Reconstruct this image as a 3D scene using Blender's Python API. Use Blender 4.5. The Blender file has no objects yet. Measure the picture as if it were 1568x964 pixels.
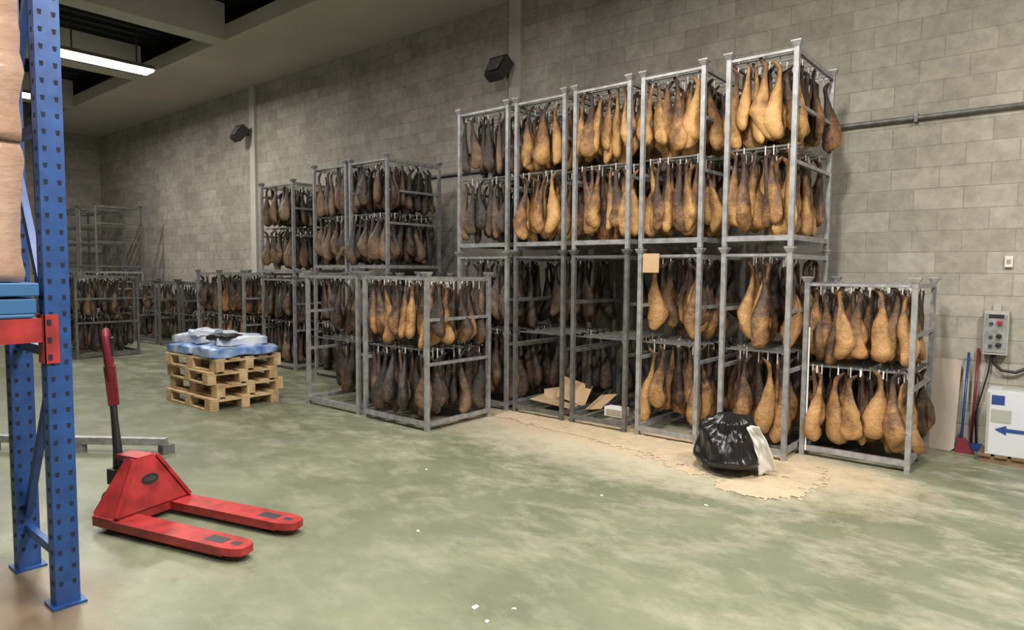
import bpy, bmesh, math, random
from mathutils import Vector, Matrix, noise
random.seed(7)
scene=bpy.context.scene
scene.view_settings.view_transform='Standard'
COL=scene.collection

# ------------------------------------------------------------ materials
def mat(name,color=(.5,.5,.5),rough=.5,metal=0,spec=.5,var=0.0,vscale=8,bump=0.0,bscale=40,color2=None,detail=4,emit=None,estr=0,coat=0,trans=0,bstretch=None,bdist=.02):
    m=bpy.data.materials.new(name); m.use_nodes=True
    nt=m.node_tree; N=nt.nodes; Lk=nt.links
    b=N['Principled BSDF']
    b.inputs['Base Color'].default_value=(*color,1)
    b.inputs['Roughness'].default_value=rough
    b.inputs['Metallic'].default_value=metal
    b.inputs['Specular IOR Level'].default_value=spec
    b.inputs['Coat Weight'].default_value=coat
    b.inputs['Transmission Weight'].default_value=trans
    tc=N.new('ShaderNodeTexCoord')
    if color2 is not None or var>0:
        n=N.new('ShaderNodeTexNoise'); n.inputs['Scale'].default_value=vscale; n.inputs['Detail'].default_value=detail
        Lk.new(tc.outputs['Object'],n.inputs['Vector'])
        r=N.new('ShaderNodeValToRGB')
        c2=color2 if color2 is not None else tuple(c*(1-var) for c in color)
        r.color_ramp.elements[0].position=.35; r.color_ramp.elements[1].position=.65
        r.color_ramp.elements[0].color=(*c2,1); r.color_ramp.elements[1].color=(*color,1)
        Lk.new(n.outputs['Fac'],r.inputs['Fac']); Lk.new(r.outputs['Color'],b.inputs['Base Color'])
    if bump>0:
        n2=N.new('ShaderNodeTexNoise'); n2.inputs['Scale'].default_value=bscale; n2.inputs['Detail'].default_value=5
        if bstretch:
            mp=N.new('ShaderNodeMapping'); mp.inputs['Scale'].default_value=bstretch; Lk.new(tc.outputs['Object'],mp.inputs['Vector']); Lk.new(mp.outputs[0],n2.inputs['Vector'])
        else: Lk.new(tc.outputs['Object'],n2.inputs['Vector'])
        bp=N.new('ShaderNodeBump'); bp.inputs['Strength'].default_value=bump; bp.inputs['Distance'].default_value=bdist
        Lk.new(n2.outputs['Fac'],bp.inputs['Height']); Lk.new(bp.outputs['Normal'],b.inputs['Normal'])
        if coat: Lk.new(bp.outputs['Normal'],b.inputs['Coat Normal'])
    if emit:
        b.inputs['Emission Color'].default_value=(*emit,1); b.inputs['Emission Strength'].default_value=estr
    return m

def ramp(N,els,interp='LINEAR'):
    r=N.new('ShaderNodeValToRGB'); cr=r.color_ramp; cr.interpolation=interp
    while len(cr.elements)<len(els): cr.elements.new(.5)
    for e,(p,c) in zip(cr.elements,els):
        e.position=p; e.color=(*c,1) if len(c)==3 else c
    return r

def mixc(N,L,fac,a,b,mode='MIX'):
    m=N.new('ShaderNodeMix'); m.data_type='RGBA'; m.blend_type=mode
    if isinstance(fac,(int,float)): m.inputs[0].default_value=fac
    else: L.new(fac,m.inputs[0])
    for s,i in ((a,6),(b,7)):
        if isinstance(s,tuple): m.inputs[i].default_value=(*s,1)
        else: L.new(s,m.inputs[i])
    return m.outputs[2]
def nmath(N,L,op,a,bv,clamp=False):
    q=N.new('ShaderNodeMath'); q.operation=op; q.use_clamp=clamp
    for i,s in enumerate((a,bv)):
        if isinstance(s,(int,float)): q.inputs[i].default_value=s
        else: L.new(s,q.inputs[i])
    return q.outputs[0]

def block_wall_mat(name,axis='X',c=(.44,.42,.37)):
    m=bpy.data.materials.new(name); m.use_nodes=True
    N=m.node_tree.nodes; L=m.node_tree.links; b=N['Principled BSDF']
    tc=N.new('ShaderNodeTexCoord'); sp=N.new('ShaderNodeSeparateXYZ'); L.new(tc.outputs['Object'],sp.inputs[0])
    cb=N.new('ShaderNodeCombineXYZ'); L.new(sp.outputs[axis],cb.inputs['X']); L.new(sp.outputs['Z'],cb.inputs['Y'])
    br=N.new('ShaderNodeTexBrick'); br.offset=.5
    br.inputs['Scale'].default_value=1; br.inputs['Brick Width'].default_value=.4; br.inputs['Row Height'].default_value=.2
    br.inputs['Mortar Size'].default_value=.007; br.inputs['Mortar Smooth'].default_value=.8; br.inputs['Bias'].default_value=.0
    br.inputs['Color1'].default_value=(c[0]*1.06,c[1]*1.06,c[2]*1.06,1); br.inputs['Color2'].default_value=(c[0]*.84,c[1]*.83,c[2]*.82,1)
    br.inputs['Mortar'].default_value=(c[0]*.78,c[1]*.77,c[2]*.75,1)
    L.new(cb.outputs[0],br.inputs['Vector'])
    n=N.new('ShaderNodeTexNoise'); n.inputs['Scale'].default_value=.9; n.inputs['Detail'].default_value=6; L.new(tc.outputs['Object'],n.inputs['Vector'])
    r=ramp(N,[(.3,(.78,.77,.75)),(.7,(1.1,1.1,1.1))]); L.new(n.outputs['Fac'],r.inputs['Fac'])
    o=mixc(N,L,1.0,br.outputs['Color'],r.outputs['Color'],'MULTIPLY')
    n3=N.new('ShaderNodeTexNoise'); n3.inputs['Scale'].default_value=7; n3.inputs['Detail'].default_value=8; n3.inputs['Roughness'].default_value=.7; L.new(tc.outputs['Object'],n3.inputs['Vector'])
    r3=ramp(N,[(.35,(.80,.79,.78)),(.65,(1.1,1.1,1.1))]); L.new(n3.outputs['Fac'],r3.inputs['Fac'])
    o=mixc(N,L,1.0,o,r3.outputs['Color'],'MULTIPLY')
    L.new(o,b.inputs['Base Color']); b.inputs['Roughness'].default_value=.9
    bp=N.new('ShaderNodeBump'); bp.inputs['Strength'].default_value=.4; bp.inputs['Distance'].default_value=.01
    L.new(nmath(N,L,'SUBTRACT',n3.outputs['Fac'],br.outputs['Fac']),bp.inputs['Height']); L.new(bp.outputs['Normal'],b.inputs['Normal'])
    return m

def floor_mat():
    m=bpy.data.materials.new('floor_green_resin'); m.use_nodes=True
    N=m.node_tree.nodes; L=m.node_tree.links; b=N['Principled BSDF']
    tc=N.new('ShaderNodeTexCoord')
    def nz(s,d=6,rough=.6,dist=0,vec=None):
        n=N.new('ShaderNodeTexNoise'); n.inputs['Scale'].default_value=s; n.inputs['Detail'].default_value=d
        n.inputs['Roughness'].default_value=rough; n.inputs['Distortion'].default_value=dist
        L.new(vec or tc.outputs['Object'],n.inputs['Vector']); return n.outputs['Fac']
    def stretch(rot,sc):
        mp=N.new('ShaderNodeMapping'); mp.inputs['Rotation'].default_value=(0,0,rot); mp.inputs['Scale'].default_value=sc
        L.new(tc.outputs['Object'],mp.inputs['Vector']); return mp.outputs[0]
    r1=ramp(N,[(.30,(.108,.122,.076)),(.5,(.150,.166,.108)),(.70,(.195,.207,.140))]); L.new(nz(.9,6,.62),r1.inputs['Fac'])
    r2=ramp(N,[(.47,(0,0,0)),(.66,(1,1,1))]); L.new(nz(2.8,9,.74,.2,stretch(.5,(.7,1.15,1))),r2.inputs['Fac'])
    sp=N.new('ShaderNodeSeparateXYZ'); L.new(tc.outputs['Object'],sp.inputs[0])
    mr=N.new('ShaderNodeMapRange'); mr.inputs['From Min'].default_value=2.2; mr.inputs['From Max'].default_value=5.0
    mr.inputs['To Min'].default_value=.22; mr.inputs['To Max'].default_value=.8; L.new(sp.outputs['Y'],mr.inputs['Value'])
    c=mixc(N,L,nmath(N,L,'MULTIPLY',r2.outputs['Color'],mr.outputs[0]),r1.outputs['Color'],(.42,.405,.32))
    def ell(cx,cy,rx,ry,gain,off,ns):
        dx=nmath(N,L,'DIVIDE',nmath(N,L,'SUBTRACT',sp.outputs['X'],cx),rx); dy=nmath(N,L,'DIVIDE',nmath(N,L,'SUBTRACT',sp.outputs['Y'],cy),ry)
        d=nmath(N,L,'ADD',nmath(N,L,'MULTIPLY',dx,dx),nmath(N,L,'MULTIPLY',dy,dy))
        d=nmath(N,L,'SUBTRACT',1.0,d,True); d=nmath(N,L,'ADD',nmath(N,L,'MULTIPLY',d,.9),nmath(N,L,'SUBTRACT',nz(ns,9,.75),off),True)
        return nmath(N,L,'MULTIPLY',d,gain,True)
    c=mixc(N,L,ell(-3.1,5.40,3.2,1.3,1.5,.72,5),c,(.55,.49,.37))
    c=mixc(N,L,ell(-3.0,5.60,2.6,.70,1.9,.66,7),c,(.60,.47,.32))
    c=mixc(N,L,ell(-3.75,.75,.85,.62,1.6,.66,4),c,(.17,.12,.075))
    r3=ramp(N,[(.57,(0,0,0)),(.72,(1,1,1))]); L.new(nz(5,9,.75,.2),r3.inputs['Fac'])
    c=mixc(N,L,nmath(N,L,'MULTIPLY',r3.outputs['Color'],.45),c,(.085,.095,.06))
    r4=ramp(N,[(.60,(0,0,0)),(.68,(1,1,1))]); L.new(nz(3,8,.8,0,stretch(-.6,(.35,3.2,1))),r4.inputs['Fac'])
    c=mixc(N,L,nmath(N,L,'MULTIPLY',r4.outputs['Color'],.16),c,(.36,.36,.28))
    L.new(c,b.inputs['Base Color'])
    rr=N.new('ShaderNodeMapRange'); rr.inputs['To Min'].default_value=.26; rr.inputs['To Max'].default_value=.52
    L.new(nz(3,5),rr.inputs['Value']); L.new(rr.outputs[0],b.inputs['Roughness'])
    return m

def ham_mat(name,gold,brown,dark,bias=0.0):
    m=bpy.data.materials.new(name); m.use_nodes=True
    N=m.node_tree.nodes; L=m.node_tree.links; b=N['Principled BSDF']
    at=N.new('ShaderNodeAttribute'); at.attribute_name='hamcol'
    sp=N.new('ShaderNodeSeparateColor'); L.new(at.outputs['Color'],sp.inputs[0])
    tc=N.new('ShaderNodeTexCoord')
    n=N.new('ShaderNodeTexNoise'); n.inputs['Scale'].default_value=8; n.inputs['Detail'].default_value=9; n.inputs['Roughness'].default_value=.68; L.new(tc.outputs['Object'],n.inputs['Vector'])
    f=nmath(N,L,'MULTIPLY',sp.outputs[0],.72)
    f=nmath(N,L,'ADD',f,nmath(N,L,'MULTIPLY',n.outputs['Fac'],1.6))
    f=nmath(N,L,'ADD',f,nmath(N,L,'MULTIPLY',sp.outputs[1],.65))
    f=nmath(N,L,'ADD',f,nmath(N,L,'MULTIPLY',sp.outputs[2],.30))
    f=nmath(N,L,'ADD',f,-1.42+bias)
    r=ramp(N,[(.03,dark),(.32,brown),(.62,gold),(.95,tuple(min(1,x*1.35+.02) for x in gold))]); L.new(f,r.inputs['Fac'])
    L.new(r.outputs['Color'],b.inputs['Base Color']); b.inputs['Roughness'].default_value=.42; b.inputs['Specular IOR Level'].default_value=.5
    bp=N.new('ShaderNodeBump'); bp.inputs['Strength'].default_value=1.0; bp.inputs['Distance'].default_value=.03
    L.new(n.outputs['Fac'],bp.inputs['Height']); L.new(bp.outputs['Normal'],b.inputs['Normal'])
    return m

STEEL=mat('galvanised_steel',(.44,.44,.45),.45,.5,var=.35,vscale=14)
STEELD=mat('galvanised_steel_dull',(.20,.20,.195),.5,.5,var=.35,vscale=14)
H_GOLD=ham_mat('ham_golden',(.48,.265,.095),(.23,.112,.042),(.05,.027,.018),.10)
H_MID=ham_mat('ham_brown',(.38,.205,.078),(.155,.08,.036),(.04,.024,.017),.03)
H_DARK=ham_mat('ham_dark',(.16,.098,.055),(.07,.046,.032),(.028,.021,.018),-.0)  # dark hams; tone also stands in for dim light in far-left and lower racks
ROPE=mat('white_rope',(.6,.58,.52),.8)
BLUE=mat('blue_rack_paint',(.02,.075,.26),.4,.1,var=.3,vscale=12)
HOLE=mat('dark_hole',(.008,.012,.03),.9)
RED=mat('red_paint',(.44,.035,.038),.42,.05,var=.45,vscale=9,coat=.1)
REDD=mat('dark_red_plastic',(.16,.012,.025),.4)
BLACK=mat('black_rubber',(.015,.015,.016),.5)
DMET=mat('dark_metal',(.08,.08,.085),.4,.6)
WOOD=mat('pallet_wood',(.62,.46,.27),.8,color2=(.38,.25,.12),vscale=6,bump=.3)
WOODD=mat('old_wood',(.28,.18,.10),.85,color2=(.18,.11,.06),vscale=6)
CARD=mat('cardboard',(.50,.34,.20),.85,var=.15,vscale=5)
WHITE=mat('white_paper',(.75,.74,.72),.7,var=.08)
OFFW=mat('offwhite_board',(.42,.35,.29),.6,var=.15,vscale=3)
BAG=mat('black_bin_bag',(.010,.010,.011),.27,bump=.45,bscale=6,spec=.5,bstretch=(1,1,.5),bdist=.04)
SAW=mat('sawdust',(.60,.46,.31),.95,color2=(.48,.39,.27),vscale=7,bump=.8,bscale=60,detail=9)
CONC=mat('pillar_paint',(.52,.50,.45),.8,var=.1,vscale=3)
SOFF=mat('soffit_paint',(.58,.55,.48),.9,var=.1,vscale=1)
ROOF=mat('dark_roof_panel',(.035,.04,.043),.5,var=.5,vscale=.8)
TUBE=mat('lamp_tube',(1,1,1),.5,emit=(1,.98,.93),estr=9)

# ------------------------------------------------------------ mesh builder
class MB:
    def __init__(s): s.v=[];s.f=[];s.m=[];s.mats=[];s.smooth=[];s.col=[]
    def mi(s,m):
        if m not in s.mats: s.mats.append(m)
        return s.mats.index(m)
    def add(s,vs,fs,m,smooth=False,cols=None):
        o=len(s.v); s.v+= [tuple(v) for v in vs]; k=s.mi(m)
        s.col+= cols if cols else [(0,0,0)]*len(vs)
        for f in fs: s.f.append([i+o for i in f]); s.m.append(k); s.smooth.append(smooth)
    def box(s,x0,x1,y0,y1,z0,z1,m,M=None):
        vs=[Vector((x,y,z)) for z in (z0,z1) for x,y in ((x0,y0),(x1,y0),(x1,y1),(x0,y1))]
        if M: vs=[M@v for v in vs]
        s.add(vs,[(3,2,1,0),(4,5,6,7),(0,1,5,4),(1,2,6,5),(2,3,7,6),(3,0,4,7)],m)
    def frus(s,b,t,m,M=None):
        vs=[Vector((x,y,q[4])) for q in (b,t) for x,y in ((q[0],q[2]),(q[1],q[2]),(q[1],q[3]),(q[0],q[3]))]
        if M: vs=[M@v for v in vs]
        s.add(vs,[(3,2,1,0),(4,5,6,7),(0,1,5,4),(1,2,6,5),(2,3,7,6),(3,0,4,7)],m)
    def bar(s,p,q,w,h,m,M=None):
        p=Vector(p);q=Vector(q); d=(q-p).normalized(); up=Vector((0,0,1)) if abs(d.z)<.95 else Vector((0,1,0))
        r=d.cross(up).normalized(); u=r.cross(d)
        vs=[c+r*(a*w/2)+u*(b*h/2) for c in (p,q) for a,b in ((-1,-1),(1,-1),(1,1),(-1,1))]
        if M: vs=[M@v for v in vs]
        s.add(vs,[(0,1,2,3),(7,6,5,4),(4,5,1,0),(5,6,2,1),(6,7,3,2),(7,4,0,3)],m)
    def tube(s,pts,r,m,n=10,M=None,smooth=True):
        pts=[Vector(p) for p in pts]; rs=r if isinstance(r,(list,tuple)) else [r]*len(pts)
        vs=[];fs=[]
        for i,p in enumerate(pts):
            d=(pts[min(i+1,len(pts)-1)]-pts[max(i-1,0)]).normalized()
            up=Vector((0,0,1)) if abs(d.z)<.9 else Vector((1,0,0))
            a=d.cross(up).normalized(); b2=a.cross(d)
            for k in range(n):
                t=2*math.pi*k/n; vs.append(p+(a*math.cos(t)+b2*math.sin(t))*rs[i])
        for i in range(len(pts)-1):
            for k in range(n): fs.append((i*n+k,i*n+(k+1)%n,(i+1)*n+(k+1)%n,(i+1)*n+k))
        fs.append(list(range(n))[::-1]); fs.append([(len(pts)-1)*n+k for k in range(n)])
        if M: vs=[M@v for v in vs]
        s.add(vs,fs,m,smooth)
    def prism(s,poly,z0,z1,m,M=None):
        n=len(poly); vs=[Vector((x,y,z0)) for x,y in poly]+[Vector((x,y,z1)) for x,y in poly]
        if M: vs=[M@v for v in vs]
        fs=[list(range(n))[::-1],[n+i for i in range(n)]]+[(i,(i+1)%n,n+(i+1)%n,n+i) for i in range(n)]
        s.add(vs,fs,m)
    def obj(s,name,bevel=0,attr=False):
        me=bpy.data.meshes.new(name); me.from_pydata(s.v,[],s.f)
        for m in s.mats: me.materials.append(m)
        me.polygons.foreach_set('material_index',s.m); me.polygons.foreach_set('use_smooth',s.smooth)
        if attr:
            a=me.color_attributes.new('hamcol','FLOAT_COLOR','POINT')
            flat=[]
            for c in s.col: flat+= [c[0],c[1],c[2],1]
            a.data.foreach_set('color',flat)
        me.update()
        bm=bmesh.new(); bm.from_mesh(me); bmesh.ops.recalc_face_normals(bm,faces=bm.faces); bm.to_mesh(me); bm.free()
        o=bpy.data.objects.new(name,me); COL.objects.link(o)
        if bevel>0:
            b=o.modifiers.new('b','BEVEL'); b.width=bevel; b.segments=2; b.limit_method='ANGLE'
        return o

# ------------------------------------------------------------ hams
# (t, half width, half depth, sideways offset)
PROF=[(0,.012,.012,.026),(.03,.024,.020,.018),(.07,.031,.022,.006),(.11,.024,.020,0),(.19,.022,.021,0),(.28,.029,.027,.002),(.37,.044,.037,.005),
      (.46,.062,.048,.010),(.56,.079,.058,.016),(.66,.092,.065,.021),(.76,.100,.068,.022),(.85,.098,.064,.018),(.92,.082,.054,.010),(.97,.054,.038,.004),(1.0,.014,.012,.0)]
NS=10
def ham(mb,x,y,z,m,L=.72,scale=1.0,bright=0):
    ang=random.gauss(0,.75)
    if random.random()<.4: ang+=math.pi
    ca,sa=math.cos(ang),math.sin(ang)
    tx,ty=(max(-.12,min(.12,random.gauss(0,.07))),max(-.1,min(.1,random.gauss(0,.05))))
    rnd=max(0,min(1,random.random()*.95+bright)); fl=random.choice((-1,1)); ws=scale*random.uniform(.78,1.15); bend=random.uniform(-.045,.045); ds=random.uniform(.85,1.15)
    so=random.uniform(0,99); vs=[];cols=[];fs=[]; kk=random.uniform(-.5,.5)
    for i,(t,w,d,o) in enumerate(PROF):
        zz=-t*L
        for k in range(NS):
            a=2*math.pi*k/NS
            q=1+.45*noise.noise(Vector((math.cos(a)*1.3+so,math.sin(a)*1.3,t*5)))
            if t<.25: q=1
            px=math.cos(a)*w*ws*q+fl*o*1.8+bend*math.sin(t*3.1); py=math.sin(a)*d*ws*ds*q*(1.0 if math.sin(a)<0 else .8)
            X=px*ca-py*sa; Y=px*sa+py*ca
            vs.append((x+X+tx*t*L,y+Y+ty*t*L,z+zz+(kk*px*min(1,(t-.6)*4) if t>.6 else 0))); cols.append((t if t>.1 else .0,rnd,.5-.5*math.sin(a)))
    n=len(PROF)
    for i in range(n-1):
        for k in range(NS): fs.append((i*NS+k,i*NS+(k+1)%NS,(i+1)*NS+(k+1)%NS,(i+1)*NS+k))
    fs.append(list(range(NS))); fs.append([(n-1)*NS+k for k in range(NS)])
    mb.add(vs,fs,m,True,cols)

def rack(x0,x1,y0,y1,z0,h,hm=H_MID,nx=7,ny=7,tiers=(1,1),steel=STEEL,rows=None,bright=0,skip=0.07,hm2=None,hs=.86,strap=False):
    mb=MB(); w=.040; x0+=.012; x1-=.012
    for x in (x0,x1):
        for y in (y0,y1):
            mb.box(x-w/2,x+w/2,y-w/2,y+w/2,z0,z0+h-.03,steel)
            c=.042
            mb.frus((x-w/2,x+w/2,y-w/2,y+w/2,z0+h-.055),(x-c,x+c,y-c,y+c,z0+h-.012),steel)
            mb.box(x-c,x+c,y-c,y+c,z0+h-.012,z0+h-.001,steel)
    zb=z0+.075
    for y in (y0,y1):
        mb.box(x0,x1,y-.018,y+.018,zb-.028,zb+.018,steel)
        mb.box(x0,x1,y-.010,y+.010,z0+h-.080,z0+h-.058,steel)
    for x in (x0,x1):
        for fz,hh in ((.045,.045),(.42,.030),(.70,.030),(.955,.040)):
            zz=z0+h*fz; mb.box(x-.015,x+.015,y0,y1,zz-hh/2,zz+hh/2,steel)
    if strap:
        mb.box(x0+.03,x0+.042,y0-.03,y0-.024,z0+.05,z0+h*.72,WHITE)
        for i in range(4): mb.box(x0+.1+i*.17,x0+.11+i*.17,y0-.014,y0-.010,z0+h*.47,z0+h*.51,WHITE)
    tz=[z0+h-.085,z0+h*.50]
    ys=[y0+(y1-y0)*(j+.4)/ny for j in range(ny)]
    for k,z in enumerate(tz):
        for y in ys: mb.box(x0,x1,y-.007,y+.007,z,z+.016,STEELD)
    Lh=h*.425
    for k,z in enumerate(tz):
        if not tiers[k]: continue
        for j,y in enumerate(ys):
            if rows and j not in rows: continue
            drop=(j%2)*.035
            for i in range(nx):
                if random.random()<skip: continue
                x=x0+(x1-x0)*(i+.5+(.2 if j%2 else -.1))/nx+random.uniform(-.03,.03)
                x=max(x0+.06,min(x1-.06,x))
                zz=z+.02-drop-random.uniform(0,.06); yy=y+random.uniform(-.025,.025)
                mb.box(x-.004,x+.004,yy-.004,yy+.004,zz-.05,z+.02,ROPE)
                ham(mb,x,yy,zz,(hm2 if (k==1 and hm2) else hm),L=Lh*random.uniform(.80,1.0),bright=bright-(0.10*j if j>0 else 0),scale=hs)  # deeper rows get a darker colour, standing in for shade inside the rack
    return mb.obj('ham_rack',attr=True)

YR=5.753; YB=6.80
cols=[(-5.65,-4.88),(-4.773,-4.101),(-3.989,-3.335),(-3.21,-2.585),(-2.379,-1.79)]
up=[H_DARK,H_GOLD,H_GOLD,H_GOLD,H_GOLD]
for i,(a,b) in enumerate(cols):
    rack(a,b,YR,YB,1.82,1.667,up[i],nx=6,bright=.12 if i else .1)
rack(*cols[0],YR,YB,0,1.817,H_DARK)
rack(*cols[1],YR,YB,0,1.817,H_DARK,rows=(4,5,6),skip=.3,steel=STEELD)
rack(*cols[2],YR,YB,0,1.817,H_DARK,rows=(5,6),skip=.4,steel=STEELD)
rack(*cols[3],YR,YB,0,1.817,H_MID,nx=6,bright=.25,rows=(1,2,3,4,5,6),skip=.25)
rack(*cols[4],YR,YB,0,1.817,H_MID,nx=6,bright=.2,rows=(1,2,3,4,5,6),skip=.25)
rack(-1.766,-.93,6.096,7.015,0,1.567,H_MID,nx=8,bright=.15,strap=True)
rack(-5.809,-4.82,4.472,5.374,0,1.58,H_MID,nx=9,ny=6,bright=.08,hm2=H_DARK)
rack(-6.93,-5.95,4.5,5.4,0,1.58,H_DARK,nx=8,ny=6,rows=(2,3,4,5),skip=.1,bright=.15)
for a,b in ((-7.84,-7.02),(-8.72,-7.92)):
    rack(a,b,5.8,6.75,1.57,1.565,H_DARK,bright=.25); rack(a,b,5.8,6.75,0,1.565,H_DARK)
rack(-6.8,-5.8,5.8,6.75,0,1.56,H_DARK)
rack(-10.3,-9.35,5.85,6.8,1.5,1.5,H_DARK,bright=.25); rack(-10.3,-9.35,5.85,6.8,0,1.495,H_DARK)
rack(-11.3,-10.45,5.6,6.6,0,1.58,H_MID,bright=-.1); rack(-12.3,-11.45,5.7,6.7,0,1.58,H_DARK,bright=.2)
for k in range(4):
    a=-13.4-k*1.1; rack(a,a+.95,5.9,6.8,0,1.35,H_DARK,ny=4,rows=(1,2,3),steel=STEELD)
for k in range(3):
    a=-18.7-k*1.25
    if a<-21.9: continue
    rack(a,a+1.1,5.8,6.8,0,1.56,H_DARK if k else H_MID,ny=5); rack(a,a+1.1,5.8,6.8,1.565,1.55,H_DARK,tiers=(0,0),ny=4,steel=STEELD)
rack(-14.2,-13.2,4.0,5.0,0,1.5,H_DARK,nx=6,ny=5,steel=STEELD); rack(-15.4,-14.4,4.0,5.0,0,1.5,H_MID,nx=6,ny=5,steel=STEELD)

# ------------------------------------------------------------ room
WY=7.42; XL=-22; XR=4.5; YF=-4.5; ZC=5.4
def room_box(name,a,m):
    mb=MB(); mb.box(*a,m); return mb.obj(name)
room_box('floor',(XL-.2,XR+.2,YF-.2,WY+.2,-.2,0),floor_mat())
WM=block_wall_mat('block_wall_x','X'); WMY=block_wall_mat('block_wall_y','Y')
room_box('wall_back',(XL,XR,WY,WY+.2,0,6.1),WM)
room_box('wall_left',(XL-.2,XL,YF,WY+.2,0,6.1),WMY)
room_box('wall_right',(XR,XR+.2,YF,WY+.2,0,6.1),WMY)
room_box('wall_front',(XL,XR,YF-.2,YF,0,6.1),WM)
mb=MB(); mb.box(XL,XR,YF,WY,6.05,6.15,ROOF)
x=XL+.2
while x<XR:
    mb.box(x,x+.06,YF,5.6,5.99,6.05,ROOF); x+=.35
mb.obj('ceiling')
mb=MB(); mb.box(XL,XR,5.65,WY,ZC,ZC+.25,SOFF); mb.obj('trim_1')
mb=MB()
for bx in (-18.5,-14.6,-11.2,-7.2,-3.2,.8):
    mb.box(bx-.2,bx+.2,YF,5.65,ZC,5.99,SOFF)
mb.obj('trim_2')
for i,(px) in enumerate((-13.3,-6.15,1.0)):
    mb=MB(); mb.box(px-.1,px+.1,WY-.06,WY,0,ZC,CONC); mb.obj('trim_%d'%(3+i),bevel=.005)
mb=MB(); mb.tube([(-12.9,WY-.04,3.07),(3.5,WY-.04,3.07)],.022,STEELD,8)
mb.box(-12.9,3.5,WY-.02,WY-.003,3.085,3.10,STEELD)
for k in range(9): mb.box(-12+k*1.8-.015,-12+k*1.8+.015,WY-.07,WY-.003,3.03,3.11,STEELD)
mb.obj('trim_6')
for px in (-13.2,-6.05):
    mb=MB(); M=Matrix.Translation((px-.22,WY-.28,4.4))@Matrix.Rotation(math.radians(-35),4,'X')
    mb.frus((-.13,.13,-.06,.08,-.16),(-.16,.16,-.09,.10,.16),DMET,M)
    mb.box(-.12,.12,-.095,-.085,-.12,.12,STEELD,M)
    mb.bar((px-.22,WY-.2,4.4),(px-.22,WY-.01,4.42),.05,.05,DMET); mb.box(px-.28,px-.16,WY-.02,WY-.004,4.34,4.5,DMET); mb.obj('floodlight',bevel=.01)

# ------------------------------------------------------------ lamps
def lamp(x,y,z=5.15,power=120,L=1.5,col=(1,.955,.87),sx=.3):
    mb=MB(); mb.frus((-.20,.20,-L/2,L/2,0),(-.12,.12,-L/2,L/2,.08),OFFW)
    mb.box(-.17,.17,-L/2+.03,L/2-.03,-.035,-.002,TUBE)
    mb.bar((0,-L/3,.08),(0,-L/3,5.98-z),.02,.02,DMET); mb.bar((0,L/3,.08),(0,L/3,5.98-z),.02,.02,DMET)
    o=mb.obj('fluorescent_lamp'); o.location=(x,y,z)
    ld=bpy.data.lights.new('lamp_light','AREA'); ld.shape='RECTANGLE'; ld.size=sx; ld.size_y=L; ld.energy=power; ld.color=col
    lo=bpy.data.objects.new('lamp_light',ld); COL.objects.link(lo); lo.parent=o; lo.location=(0,0,-.06)
lamp(-12.8,4.45,5.1,160); lamp(-16.5,4.0,5.1,140)
lamp(-8.3,2.2,5.1,120); lamp(-4.6,2.2,5.1,175); lamp(-1.4,2.6,5.1,285); lamp(1.6,3.2,5.1,330); lamp(-1.4,-1.2,5.1,200)
w=bpy.data.worlds.new('w'); scene.world=w; w.use_nodes=True; w.node_tree.nodes['Background'].inputs[0].default_value=(.5,.5,.45,1); w.node_tree.nodes['Background'].inputs[1].default_value=.15

# ------------------------------------------------------------ blue pallet racking
mb=MB(); PX,PY=-3.62,1.01
def upright(px,py,h=4.6):
    mb.box(px+.036,px+.042,py-.05,py+.05,.01,h,BLUE)
    mb.box(px-.045,px+.036,py+.044,py+.05,.01,h,BLUE); mb.box(px-.045,px+.036,py-.05,py-.044,.01,h,BLUE)
    mb.box(px-.045,px-.039,py-.05,py-.02,.01,h,BLUE); mb.box(px-.045,px-.039,py+.02,py+.05,.01,h,BLUE)
    mb.box(px-.07,px+.07,py-.07,py+.07,0.001,.012,BLUE)
    z=.10
    while z<h:
        for yy in (-.027,.027):
            mb.frus((px+.0415,px+.0430,py+yy-.006,py+yy+.006,z),(px+.0415,px+.0430,py+yy-.009,py+yy+.009,z+.022),HOLE)
        mb.box(px-.012,px+.012,py-.0512,py-.0502,z,z+.02,HOLE)
        z+=.075
upright(PX,PY); upright(-4.22,PY)
def brace(z0,z1,x0=PX-.04,x1=-4.18): mb.bar((x0,PY,z0),(x1,PY,z1),.03,.045,BLUE)
brace(.22,.22); brace(.30,1.15,-4.18,PX-.04)
brace(1.2,1.2); brace(1.25,2.2); brace(2.25,2.25); brace(3.2,2.3)
for bx in (-3.60,-4.24):
    mb.box(bx-.025,bx+.025,-1.7,PY-.055,1.26,1.37,RED)
mb.box(PX+.043,PX+.05,PY-.06,PY+.0,1.16,1.385,RED); mb.box(PX-.03,PX+.05,PY-.062,PY-.053,1.16,1.385,RED)
for zz in (1.19,1.27,1.35): mb.box(PX+.05,PX+.054,PY-.045,PY-.03,zz-.012,zz+.012,HOLE)
mb.box(-4.2,PX,-1.75,-1.65,0,4.6,BLUE)
mb.obj('blue_pallet_racking')
mb=MB(); BP=mat('blue_pallet_paint',(.03,.12,.28),.5)
for yy in (-.9,-.45,.0,.45,.85):
    mb.box(-4.3,-3.58,yy-.07,yy+.07,1.372,1.39,BP)
mb.box(-4.3,-3.58,-1.0,.93,1.39,1.46,BP); mb.box(-4.32,-3.57,-1.02,.94,1.47,1.53,BP)
mb.obj('blue_pallet',bevel=.006)
WRAP=mat('wrapped_cardboard',(.48,.33,.26),.3,color2=(.32,.19,.13),vscale=2.2,bump=.55,bscale=3.5,coat=1,bstretch=(1,1,2.0),bdist=.05,detail=5)
mb=MB()
z=0
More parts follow.
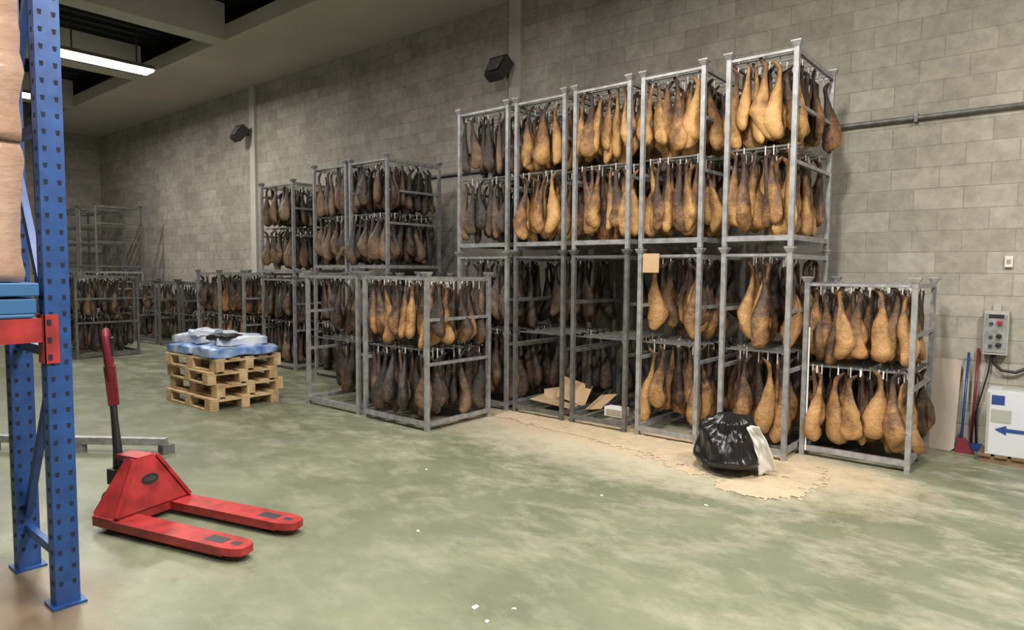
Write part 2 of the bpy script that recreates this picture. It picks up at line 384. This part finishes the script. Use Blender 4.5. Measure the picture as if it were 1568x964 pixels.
for bi,(hh,sx,sy,ox) in enumerate(((.62,.69,1.80,0),(.64,.70,1.82,.012),(.60,.67,1.78,-.01))):
    bm=bmesh.new(); bmesh.ops.create_cube(bm,size=1); bmesh.ops.subdivide_edges(bm,edges=bm.edges[:],cuts=14,use_grid_fill=True)
    vs=[]
    for v in bm.verts:
        p=v.co; n=noise.noise(Vector((p.x*4,p.y*7,p.z*5+bi*5)))*.035+noise.noise(Vector((p.x*13,p.y*16,p.z*9+bi*7)))*.015
        e=max(0,abs(p.z)*2-.85)*.05
        vs.append((p.x*(sx+n-e)+ox,p.y*(sy+n-e),z+hh*(p.z+.5)))
    bm.verts.index_update(); mb.add(vs,[[q.index for q in f.verts] for f in bm.faces],WRAP,True); bm.free(); z+=hh+.003
o=mb.obj('wrapped_box_load'); o.location=(-3.96,-.0,1.535)
mb=MB(); mb.bar((-5.95,2.45,.10),(-7.2,1.5,.10),.06,.06,STEEL)
for t in (0,.5,1):
    c=Vector((-5.95,2.45,0)).lerp(Vector((-7.2,1.5,0)),t); mb.box(c.x-.05,c.x+.05,c.y-.05,c.y+.05,0,.08,STEELD)
mb.obj('steel_floor_rail')

# ------------------------------------------------------------ pallet jack
mb=MB(); ang=math.atan2(.277,.961)
M=Matrix.Translation((-4.46,1.71,0))@Matrix.Rotation(ang,4,'Z')
FL=1.06
for s in (-1,1):
    yc=s*.20
    tip=[(FL-.12,yc-.08),(FL-.06,yc-.070),(FL-.01,yc-.045),(FL,yc),(FL-.01,yc+.045),(FL-.06,yc+.070),(FL-.12,yc+.08)]
    mb.prism([(-.06,yc-.08)]+tip+[(-.06,yc+.08)],.075,.085,RED,M)
    for e in (-.078,.072): mb.box(-.06,FL-.12,yc+e,yc+e+.006,.032,.078,RED,M)
    mb.prism([(x-.002,y) for x,y in tip],.04,.078,RED,M)
    mb.box(FL-.30,FL-.16,yc-.035,yc+.035,.0845,.0865,DMET,M); mb.box(FL-.12,FL-.06,yc-.02,yc+.02,.0845,.0862,DMET,M)
    mb.tube([M@Vector((FL-.23,yc-.04,.037)),M@Vector((FL-.23,yc+.04,.037))],.037,BLACK,14)
    mb.bar((-.05,yc,.05),(FL-.27,yc,.05),.03,.02,DMET,M)
mb.box(-.12,.06,-.28,.28,.035,.095,RED,M)
mb.frus((-.12,.07,-.272,.272,.095),(-.06,.0,-.075,.075,.40),RED,M)
for s in (-1,1):
    mb.bar((.075,s*.26,.10),(.005,s*.075,.405),.025,.02,RED,M); mb.bar((-.12,s*.26,.10),(-.065,s*.075,.405),.025,.02,RED,M)
mb.box(-.20,.0,-.06,.06,.385,.41,RED,M)
mb.prism([(-.28,-.05),(-.1,-.12),(-.1,.12),(-.28,.05)],.10,.16,RED,M)
fb=Vector((.07,0,.095)); ft=Vector((.0,0,.40)); dd=(ft-fb).normalized(); fn=Vector((dd.z,0,-dd.x))
ax=Vector((0,1,0)); ay=dd; fc=fb.lerp(ft,.56); k=20
for off,ra,rb,mm in ((.004,.06,.032,BLACK),(.006,.045,.014,DMET)):
    mb.add([M@(fc+fn*off+ax*ra*math.cos(2*math.pi*i/k)+ay*rb*math.sin(2*math.pi*i/k)) for i in range(k)],[list(range(k))],mm)
mb.tube([M@Vector((-.20,0,.12)),M@Vector((-.20,0,.36))],.04,BLACK,14)
mb.tube([M@Vector((-.26,.04,.16)),M@Vector((-.26,.04,.30))],.02,STEEL,10)
for s in (-1,1): mb.tube([M@Vector((-.22,s*.04,.09)),M@Vector((-.22,s*.095,.09))],.09,BLACK,20)
mb.tube([M@Vector((-.22,-.10,.09)),M@Vector((-.22,.10,.09))],.02,DMET,10)
mb.box(-.30,-.20,-.055,.055,.20,.30,BLACK,M)
mb.tube([M@Vector((-.26,0,.25)),M@Vector((-.265,0,.42)),M@Vector((-.285,0,.62)),M@Vector((-.30,0,.83))],[.036,.028,.022,.022],BLACK,10)
Mh=M@Matrix.Translation((-.30,0,.83))@Matrix.Rotation(math.radians(50),4,'Z')@Matrix.Rotation(math.radians(-4),4,'Y')
loop=[(0,0,-.02),(0,-.035,.06),(0,-.075,.16),(0,-.085,.26),(0,-.07,.33),(0,-.03,.36),(0,.03,.36),(0,.07,.33),(0,.085,.26),(0,.075,.16),(0,.035,.06),(0,0,-.02)]
mb.tube([Mh@Vector(p) for p in loop],.023,REDD,8)
mb.frus((-.03,.03,-.03,.03,-.12),(-.03,.03,-.06,.06,.14),REDD,Mh)
mb.bar((.0,-.08,.22),(.0,.08,.22),.04,.08,REDD,Mh)
mb.bar((.02,.0,.2),(.03,.0,.32),.02,.05,BLACK,Mh)
mb.obj('pallet_jack',bevel=.004)

# ------------------------------------------------------------ pallet stack
mb=MB()
for k in range(4):
    z=k*.146; M=Matrix.Translation((-7.86+random.uniform(-.04,.04),3.93+random.uniform(-.04,.04),z))@Matrix.Rotation(math.radians(random.uniform(-4,4)+2),4,'Z')
    Lx,Ly=.56,.42
    for yy in (-Ly+.05,0,Ly-.05):
        mb.box(-Lx,Lx,yy-.05,yy+.05,0,.022,WOOD,M)
        for xx in (-Lx+.07,0,Lx-.07): mb.box(xx-.07,xx+.07,yy-.05,yy+.05,.022,.10,WOOD,M)
    for xx in (-Lx+.07,0,Lx-.07): mb.box(xx-.07,xx+.07,-Ly,Ly,.10,.122,WOOD,M)
    for j in range(5):
        yy=-Ly+.06+j*(2*Ly-.12)/4; mb.box(-Lx,Lx,yy-.058,yy+.058,.122,.144,WOOD,M)
mb.obj('pallet_stack',bevel=.004)
BL=mat('blue_film',(.42,.52,.74),.3,color2=(.08,.18,.45),vscale=7); WF=mat('white_film',(.68,.70,.74),.3,color2=(.34,.42,.60),vscale=7)
mb=MB()
for (cx,cy,cz,sx,sy,sz,r,mm) in ((-.27,-.02,.06,.58,.80,.12,.04,BL),(.28,0,.06,.56,.80,.12,-.05,BL),(-.28,-.06,.175,.55,.55,.12,.3,WF),(-.1,-.16,.25,.30,.30,.07,.8,WF),(.2,.08,.17,.6,.55,.11,-.3,WF),(.32,-.14,.225,.28,.28,.05,.4,BLACK)):
    bm=bmesh.new(); bmesh.ops.create_cube(bm,size=1); bmesh.ops.subdivide_edges(bm,edges=bm.edges[:],cuts=7,use_grid_fill=True)
    R=Matrix.Rotation(r,3,'Z'); vs=[]
    for v in bm.verts:
        p=v.co; q=1-.35*(abs(p.x*2)**4+abs(p.y*2)**4)/2
        n=noise.noise(Vector((p.x*4+cx*9,p.y*4,p.z*3)))*.05
        vs.append(R@Vector((p.x*sx,p.y*sy,p.z*sz*q+n*.6))+Vector((cx,cy,cz)))
    bm.verts.index_update()
    mb.add([(v.x,v.y,max(.001,v.z)) for v in vs],[[q.index for q in f.verts] for f in bm.faces],mm,True); bm.free()
o=mb.obj('plastic_sack_pile'); o.location=(-7.86,3.93,.584)

# ------------------------------------------------------------ bin bag
me=bpy.data.meshes.new('bin_bag'); bm=bmesh.new(); bmesh.ops.create_icosphere(bm,subdivisions=6,radius=1)
for v in bm.verts:
    p=v.co.copy(); h=(p.z+1)/2; a=math.atan2(p.y,p.x)
    rad=.31*(1-h**1.2*.50) if h>.10 else .31*(.97+.03*h/.10)
    d=Vector((p.x,p.y,0)); l=max(d.length,1e-5); rr=rad*min(1,l*1.35)**.7
    fold=abs(noise.noise(Vector((math.cos(a)*4,math.sin(a)*4,p.z*.6))))*-.05*(.4+h)
    n=noise.noise(Vector((p.x*1.6,p.y*1.6,p.z*1.6)))*.05+fold
    v.co=Vector((d.x/l*(rr+n*min(1,l*2)),d.y/l*(rr+n*min(1,l*2)),max(.0,.46*h**.8+n*.5)))
for f in bm.faces: f.smooth=True
bm.to_mesh(me); bm.free(); me.materials.append(BAG)
o=bpy.data.objects.new('bin_bag',me); COL.objects.link(o); o.location=(-2.05,5.21,.014)
me=bpy.data.meshes.new('white_paper_sack'); bm=bmesh.new(); bmesh.ops.create_grid(bm,x_segments=14,y_segments=20,size=.5)
for v in bm.verts:
    p=v.co.copy(); t=p.y+.5; w=.13*(1-.45*t)
    n=noise.noise(Vector((p.x*4,p.y*5,1)))*.03
    v.co=Vector((p.x*w*1.1-.09*t*t, .05*math.cos(p.x*3)*.6+n-.03*t, .43*t))
for f in bm.faces: f.smooth=True
bm.to_mesh(me); bm.free(); me.materials.append(WHITE)
o=bpy.data.objects.new('white_paper_sack',me); COL.objects.link(o); o.location=(-1.74,5.20,.028); o.rotation_euler=(math.radians(8),math.radians(-12),math.radians(45))
o.modifiers.new('s','SOLIDIFY').thickness=.006

# ------------------------------------------------------------ sawdust
def blob(name,pts,h,m,dens=.06,fine=.35):
    me=bpy.data.meshes.new(name); bm=bmesh.new()
    x0=min(p[0]-p[2] for p in pts)-.2;x1=max(p[0]+p[2] for p in pts)+.2;y0=min(p[1]-p[3] for p in pts)-.2;y1=max(p[1]+p[3] for p in pts)+.2
    nx=int((x1-x0)/dens);ny=int((y1-y0)/dens); g={}
    def H(x,y):
        f=max(1-((x-a)/c)**2-((y-b)/d)**2 for a,b,c,d in pts)
        f+=noise.noise(Vector((x*2.5,y*2.5,0)))*.35+noise.noise(Vector((x*9,y*9,3)))*fine+noise.noise(Vector((x*25,y*25,7)))*.6
        return f
    for i in range(nx+1):
        for j in range(ny+1):
            x=x0+i*dens;y=y0+j*dens; f=H(x,y)
            if f>-.05: g[i,j]=bm.verts.new((x,y,.0015+max(0,min(1,f)*h)))
    for i in range(nx):
        for j in range(ny):
            q=[g.get(k) for k in ((i,j),(i+1,j),(i+1,j+1),(i,j+1))]
            if all(q): bm.faces.new(q)
    for f in bm.faces: f.smooth=True
    bmesh.ops.delete(bm,geom=[v for v in bm.verts if not v.link_faces],context='VERTS')
    bm.to_mesh(me); bm.free(); me.materials.append(m); o=bpy.data.objects.new(name,me); COL.objects.link(o)
blob('sawdust_spill',[(-2.15,5.33,.8,.42),(-1.72,4.92,.32,.27),(-2.9,5.50,.8,.30),(-3.9,5.58,.9,.24),(-1.72,5.55,.34,.3),(-4.6,5.62,.5,.2)],.012,SAW,.018)

mb=MB()
def sheet(c,sx,sy,rx,ry,rz,m=CARD,th=.006):
    M=Matrix.Translation(c)@Matrix.Rotation(rz,4,'Z')@Matrix.Rotation(ry,4,'Y')@Matrix.Rotation(rx,4,'X')
    mb.box(-sx/2,sx/2,-sy/2,sy/2,-th/2,th/2,m,M)
sheet((-4.40,6.05,.13),.50,.35,0,.12,.2); sheet((-4.26,6.2,.24),.34,.26,1.0,.3,.4); sheet((-4.5,6.2,.18),.3,.3,.35,-.15,.6)
sheet((-3.84,6.1,.19),.26,.28,.5,-.2,-.3)
mb.obj('cardboard_pieces')
mb=MB(); mb.box(-3.66,-3.44,5.88,6.00,.105,.2,WHITE); mb.box(-3.64,-3.46,5.875,5.88,.12,.18,OFFW); mb.obj('small_white_box',bevel=.004)
mb=MB(); sheet((-3.06,5.70,1.68),.16,.18,math.radians(88),0,.1); mb.obj('cardboard_tag')

# ------------------------------------------------------------ right-hand wall items
mb=MB(); M=Matrix.Translation((-.91,7.09,0.003))@Matrix.Rotation(math.radians(-18),4,'X')
poly=[(-.17,.03),(-.14,0),(.14,0),(.17,.03),(.17,.82),(.14,.85),(-.14,.85),(-.17,.82)]
vs=[M@Vector((x,y,z)) for y in (0,.015) for x,z in poly]; n=8
mb.add(vs,[list(range(n)),[n+i for i in range(n)][::-1]]+[(i,(i+1)%n,n+(i+1)%n,n+i) for i in range(n)],OFFW); mb.obj('leaning_board')
mb=MB(); GR=mat('control_grey',(.40,.40,.36),.5); WE=WY-.004
mb.box(-.585,-.405,WY-.11,WE,.88,1.27,GR); mb.box(-.575,-.415,WY-.118,WY-.11,.90,1.25,STEEL)
for z,m in ((1.17,RED),(1.05,BLACK),(.97,BLACK)):
    mb.tube([(-.47,WY-.118,z),(-.47,WY-.145,z)],.022,m,12); mb.tube([(-.53,WY-.118,z-.01),(-.53,WY-.14,z-.01)],.015,DMET,12)
mb.box(-.55,-.44,WY-.121,WY-.118,1.205,1.24,BLACK)
mb.tube([(-.5,WY-.06,.88),(-.5,WY-.07,.80),(-.44,WY-.07,.74),(-.34,WY-.06,.73),(-.22,WY-.05,.80),(-.1,WY-.04,.9),(.1,WY-.04,.95)],.014,BLACK,8)
mb.tube([(-.52,WY-.06,.88),(-.54,WY-.06,.7),(-.58,WY-.06,.5),(-.62,WY-.05,.3),(-.6,WY-.04,.02)],.008,BLACK,6)
mb.box(-.53,-.47,WY-.03,WE,1.27,1.33,GR)
mb.obj('electrical_control_box',bevel=.004)
mb=MB(); mb.box(-.465,-.405,WY-.035,WE,1.66,1.76,WHITE); mb.box(-.45,-.42,WY-.04,WY-.035,1.69,1.73,OFFW); mb.obj('wall_switch',bevel=.004)
mb=MB(); X0,X1,Y0,Y1=-.50,-.0,6.90,7.18
for yy in (Y0+.04,Y1-.04): mb.box(X0-.04,X1+.1,yy-.04,yy+.04,0,.05,WOODD)
for k in range(6): xx=X0-.0+k*.115; mb.box(xx-.045,xx+.045,Y0-.02,Y1+.02,.05,.07,WOODD)
mb.obj('small_wood_pallet')
mb=MB(); WP=mat('white_enamel',(.62,.64,.68),.35); NB=mat('navy_print',(.02,.06,.25),.5)
mb.box(X0,X1,Y0,Y1,.072,.62,WP)
mb.box(X0+.03,X0+.17,Y0-.004,Y0,.35,.46,GR); mb.box(X0+.03,X0+.12,Y0-.004,Y0,.50,.58,NB)
y_=Y0-.005
mb.add([(X0+.06,y_,.29),(X0+.14,y_,.25),(X0+.14,y_,.275),(X0+.36,y_,.275),(X0+.36,y_,.305),(X0+.14,y_,.305),(X0+.14,y_,.33)],[(0,1,2,3,4,5,6)],NB)
mb.box(X0,X0+.02,Y0-.003,Y0,.09,.60,GR); mb.box(X0+.1,X1-.1,Y0+.05,Y1-.05,.62,.635,GR)
mb.obj('white_appliance_box',bevel=.008)
mb=MB(); mb.tube([(-.63,7.26,.06),(-.62,7.38,.92)],.012,REDD,8); mb.frus((-.72,-.50,7.23,7.29,.0),(-.69,-.55,7.24,7.28,.07),BLUE); mb.obj('push_broom')
mb=MB(); mb.tube([(-.69,7.12,.12),(-.69,7.36,.88)],.011,BLUE,8); mb.frus((-.73,-.59,7.08,7.15,.0),(-.72,-.66,7.10,7.14,.13),REDD); mb.obj('dustpan')

mb=MB()
scr=[(-2.10,2.25,.014),(-1.95,2.36,.008),(-1.97,2.19,.009),(-3.0,2.7,.009),(-1.9,1.5,.006),(-2.5,4.0,.008),(-3.9,3.6,.009),(-1.85,4.3,.010)]
for x,y,s in scr:
    a=random.uniform(0,3); M=Matrix.Translation((x,y,.001))@Matrix.Rotation(a,4,'Z')
    mb.prism([(-s*1.6,-s*.6),(s,-s),(s*1.5,s*.4),(0,s),(-s,s*.7)],0,.004,WHITE,M)
mb.obj('paper_scraps')

# ------------------------------------------------------------ camera
cd=bpy.data.cameras.new('cam'); cam=bpy.data.objects.new('cam',cd); COL.objects.link(cam)
cd.sensor_fit='HORIZONTAL'; cd.sensor_width=36; cd.lens=1042.5/1600*36; cd.clip_start=.05; cd.clip_end=100
ya,pi_,ro=math.radians(39.927),math.radians(3.808),math.radians(.397)
s,c=math.sin(ya),math.cos(ya)
r=Vector((c,s,0)); fw=Vector((-s*math.cos(pi_),c*math.cos(pi_),-math.sin(pi_))); u=r.cross(fw)
r2=r*math.cos(ro)+u*math.sin(ro); u2=u*math.cos(ro)-r*math.sin(ro)
R=Matrix((r2,u2,-fw)).transposed().to_4x4(); cam.matrix_world=Matrix.Translation((0,0,1.6))@R
scene.camera=cam
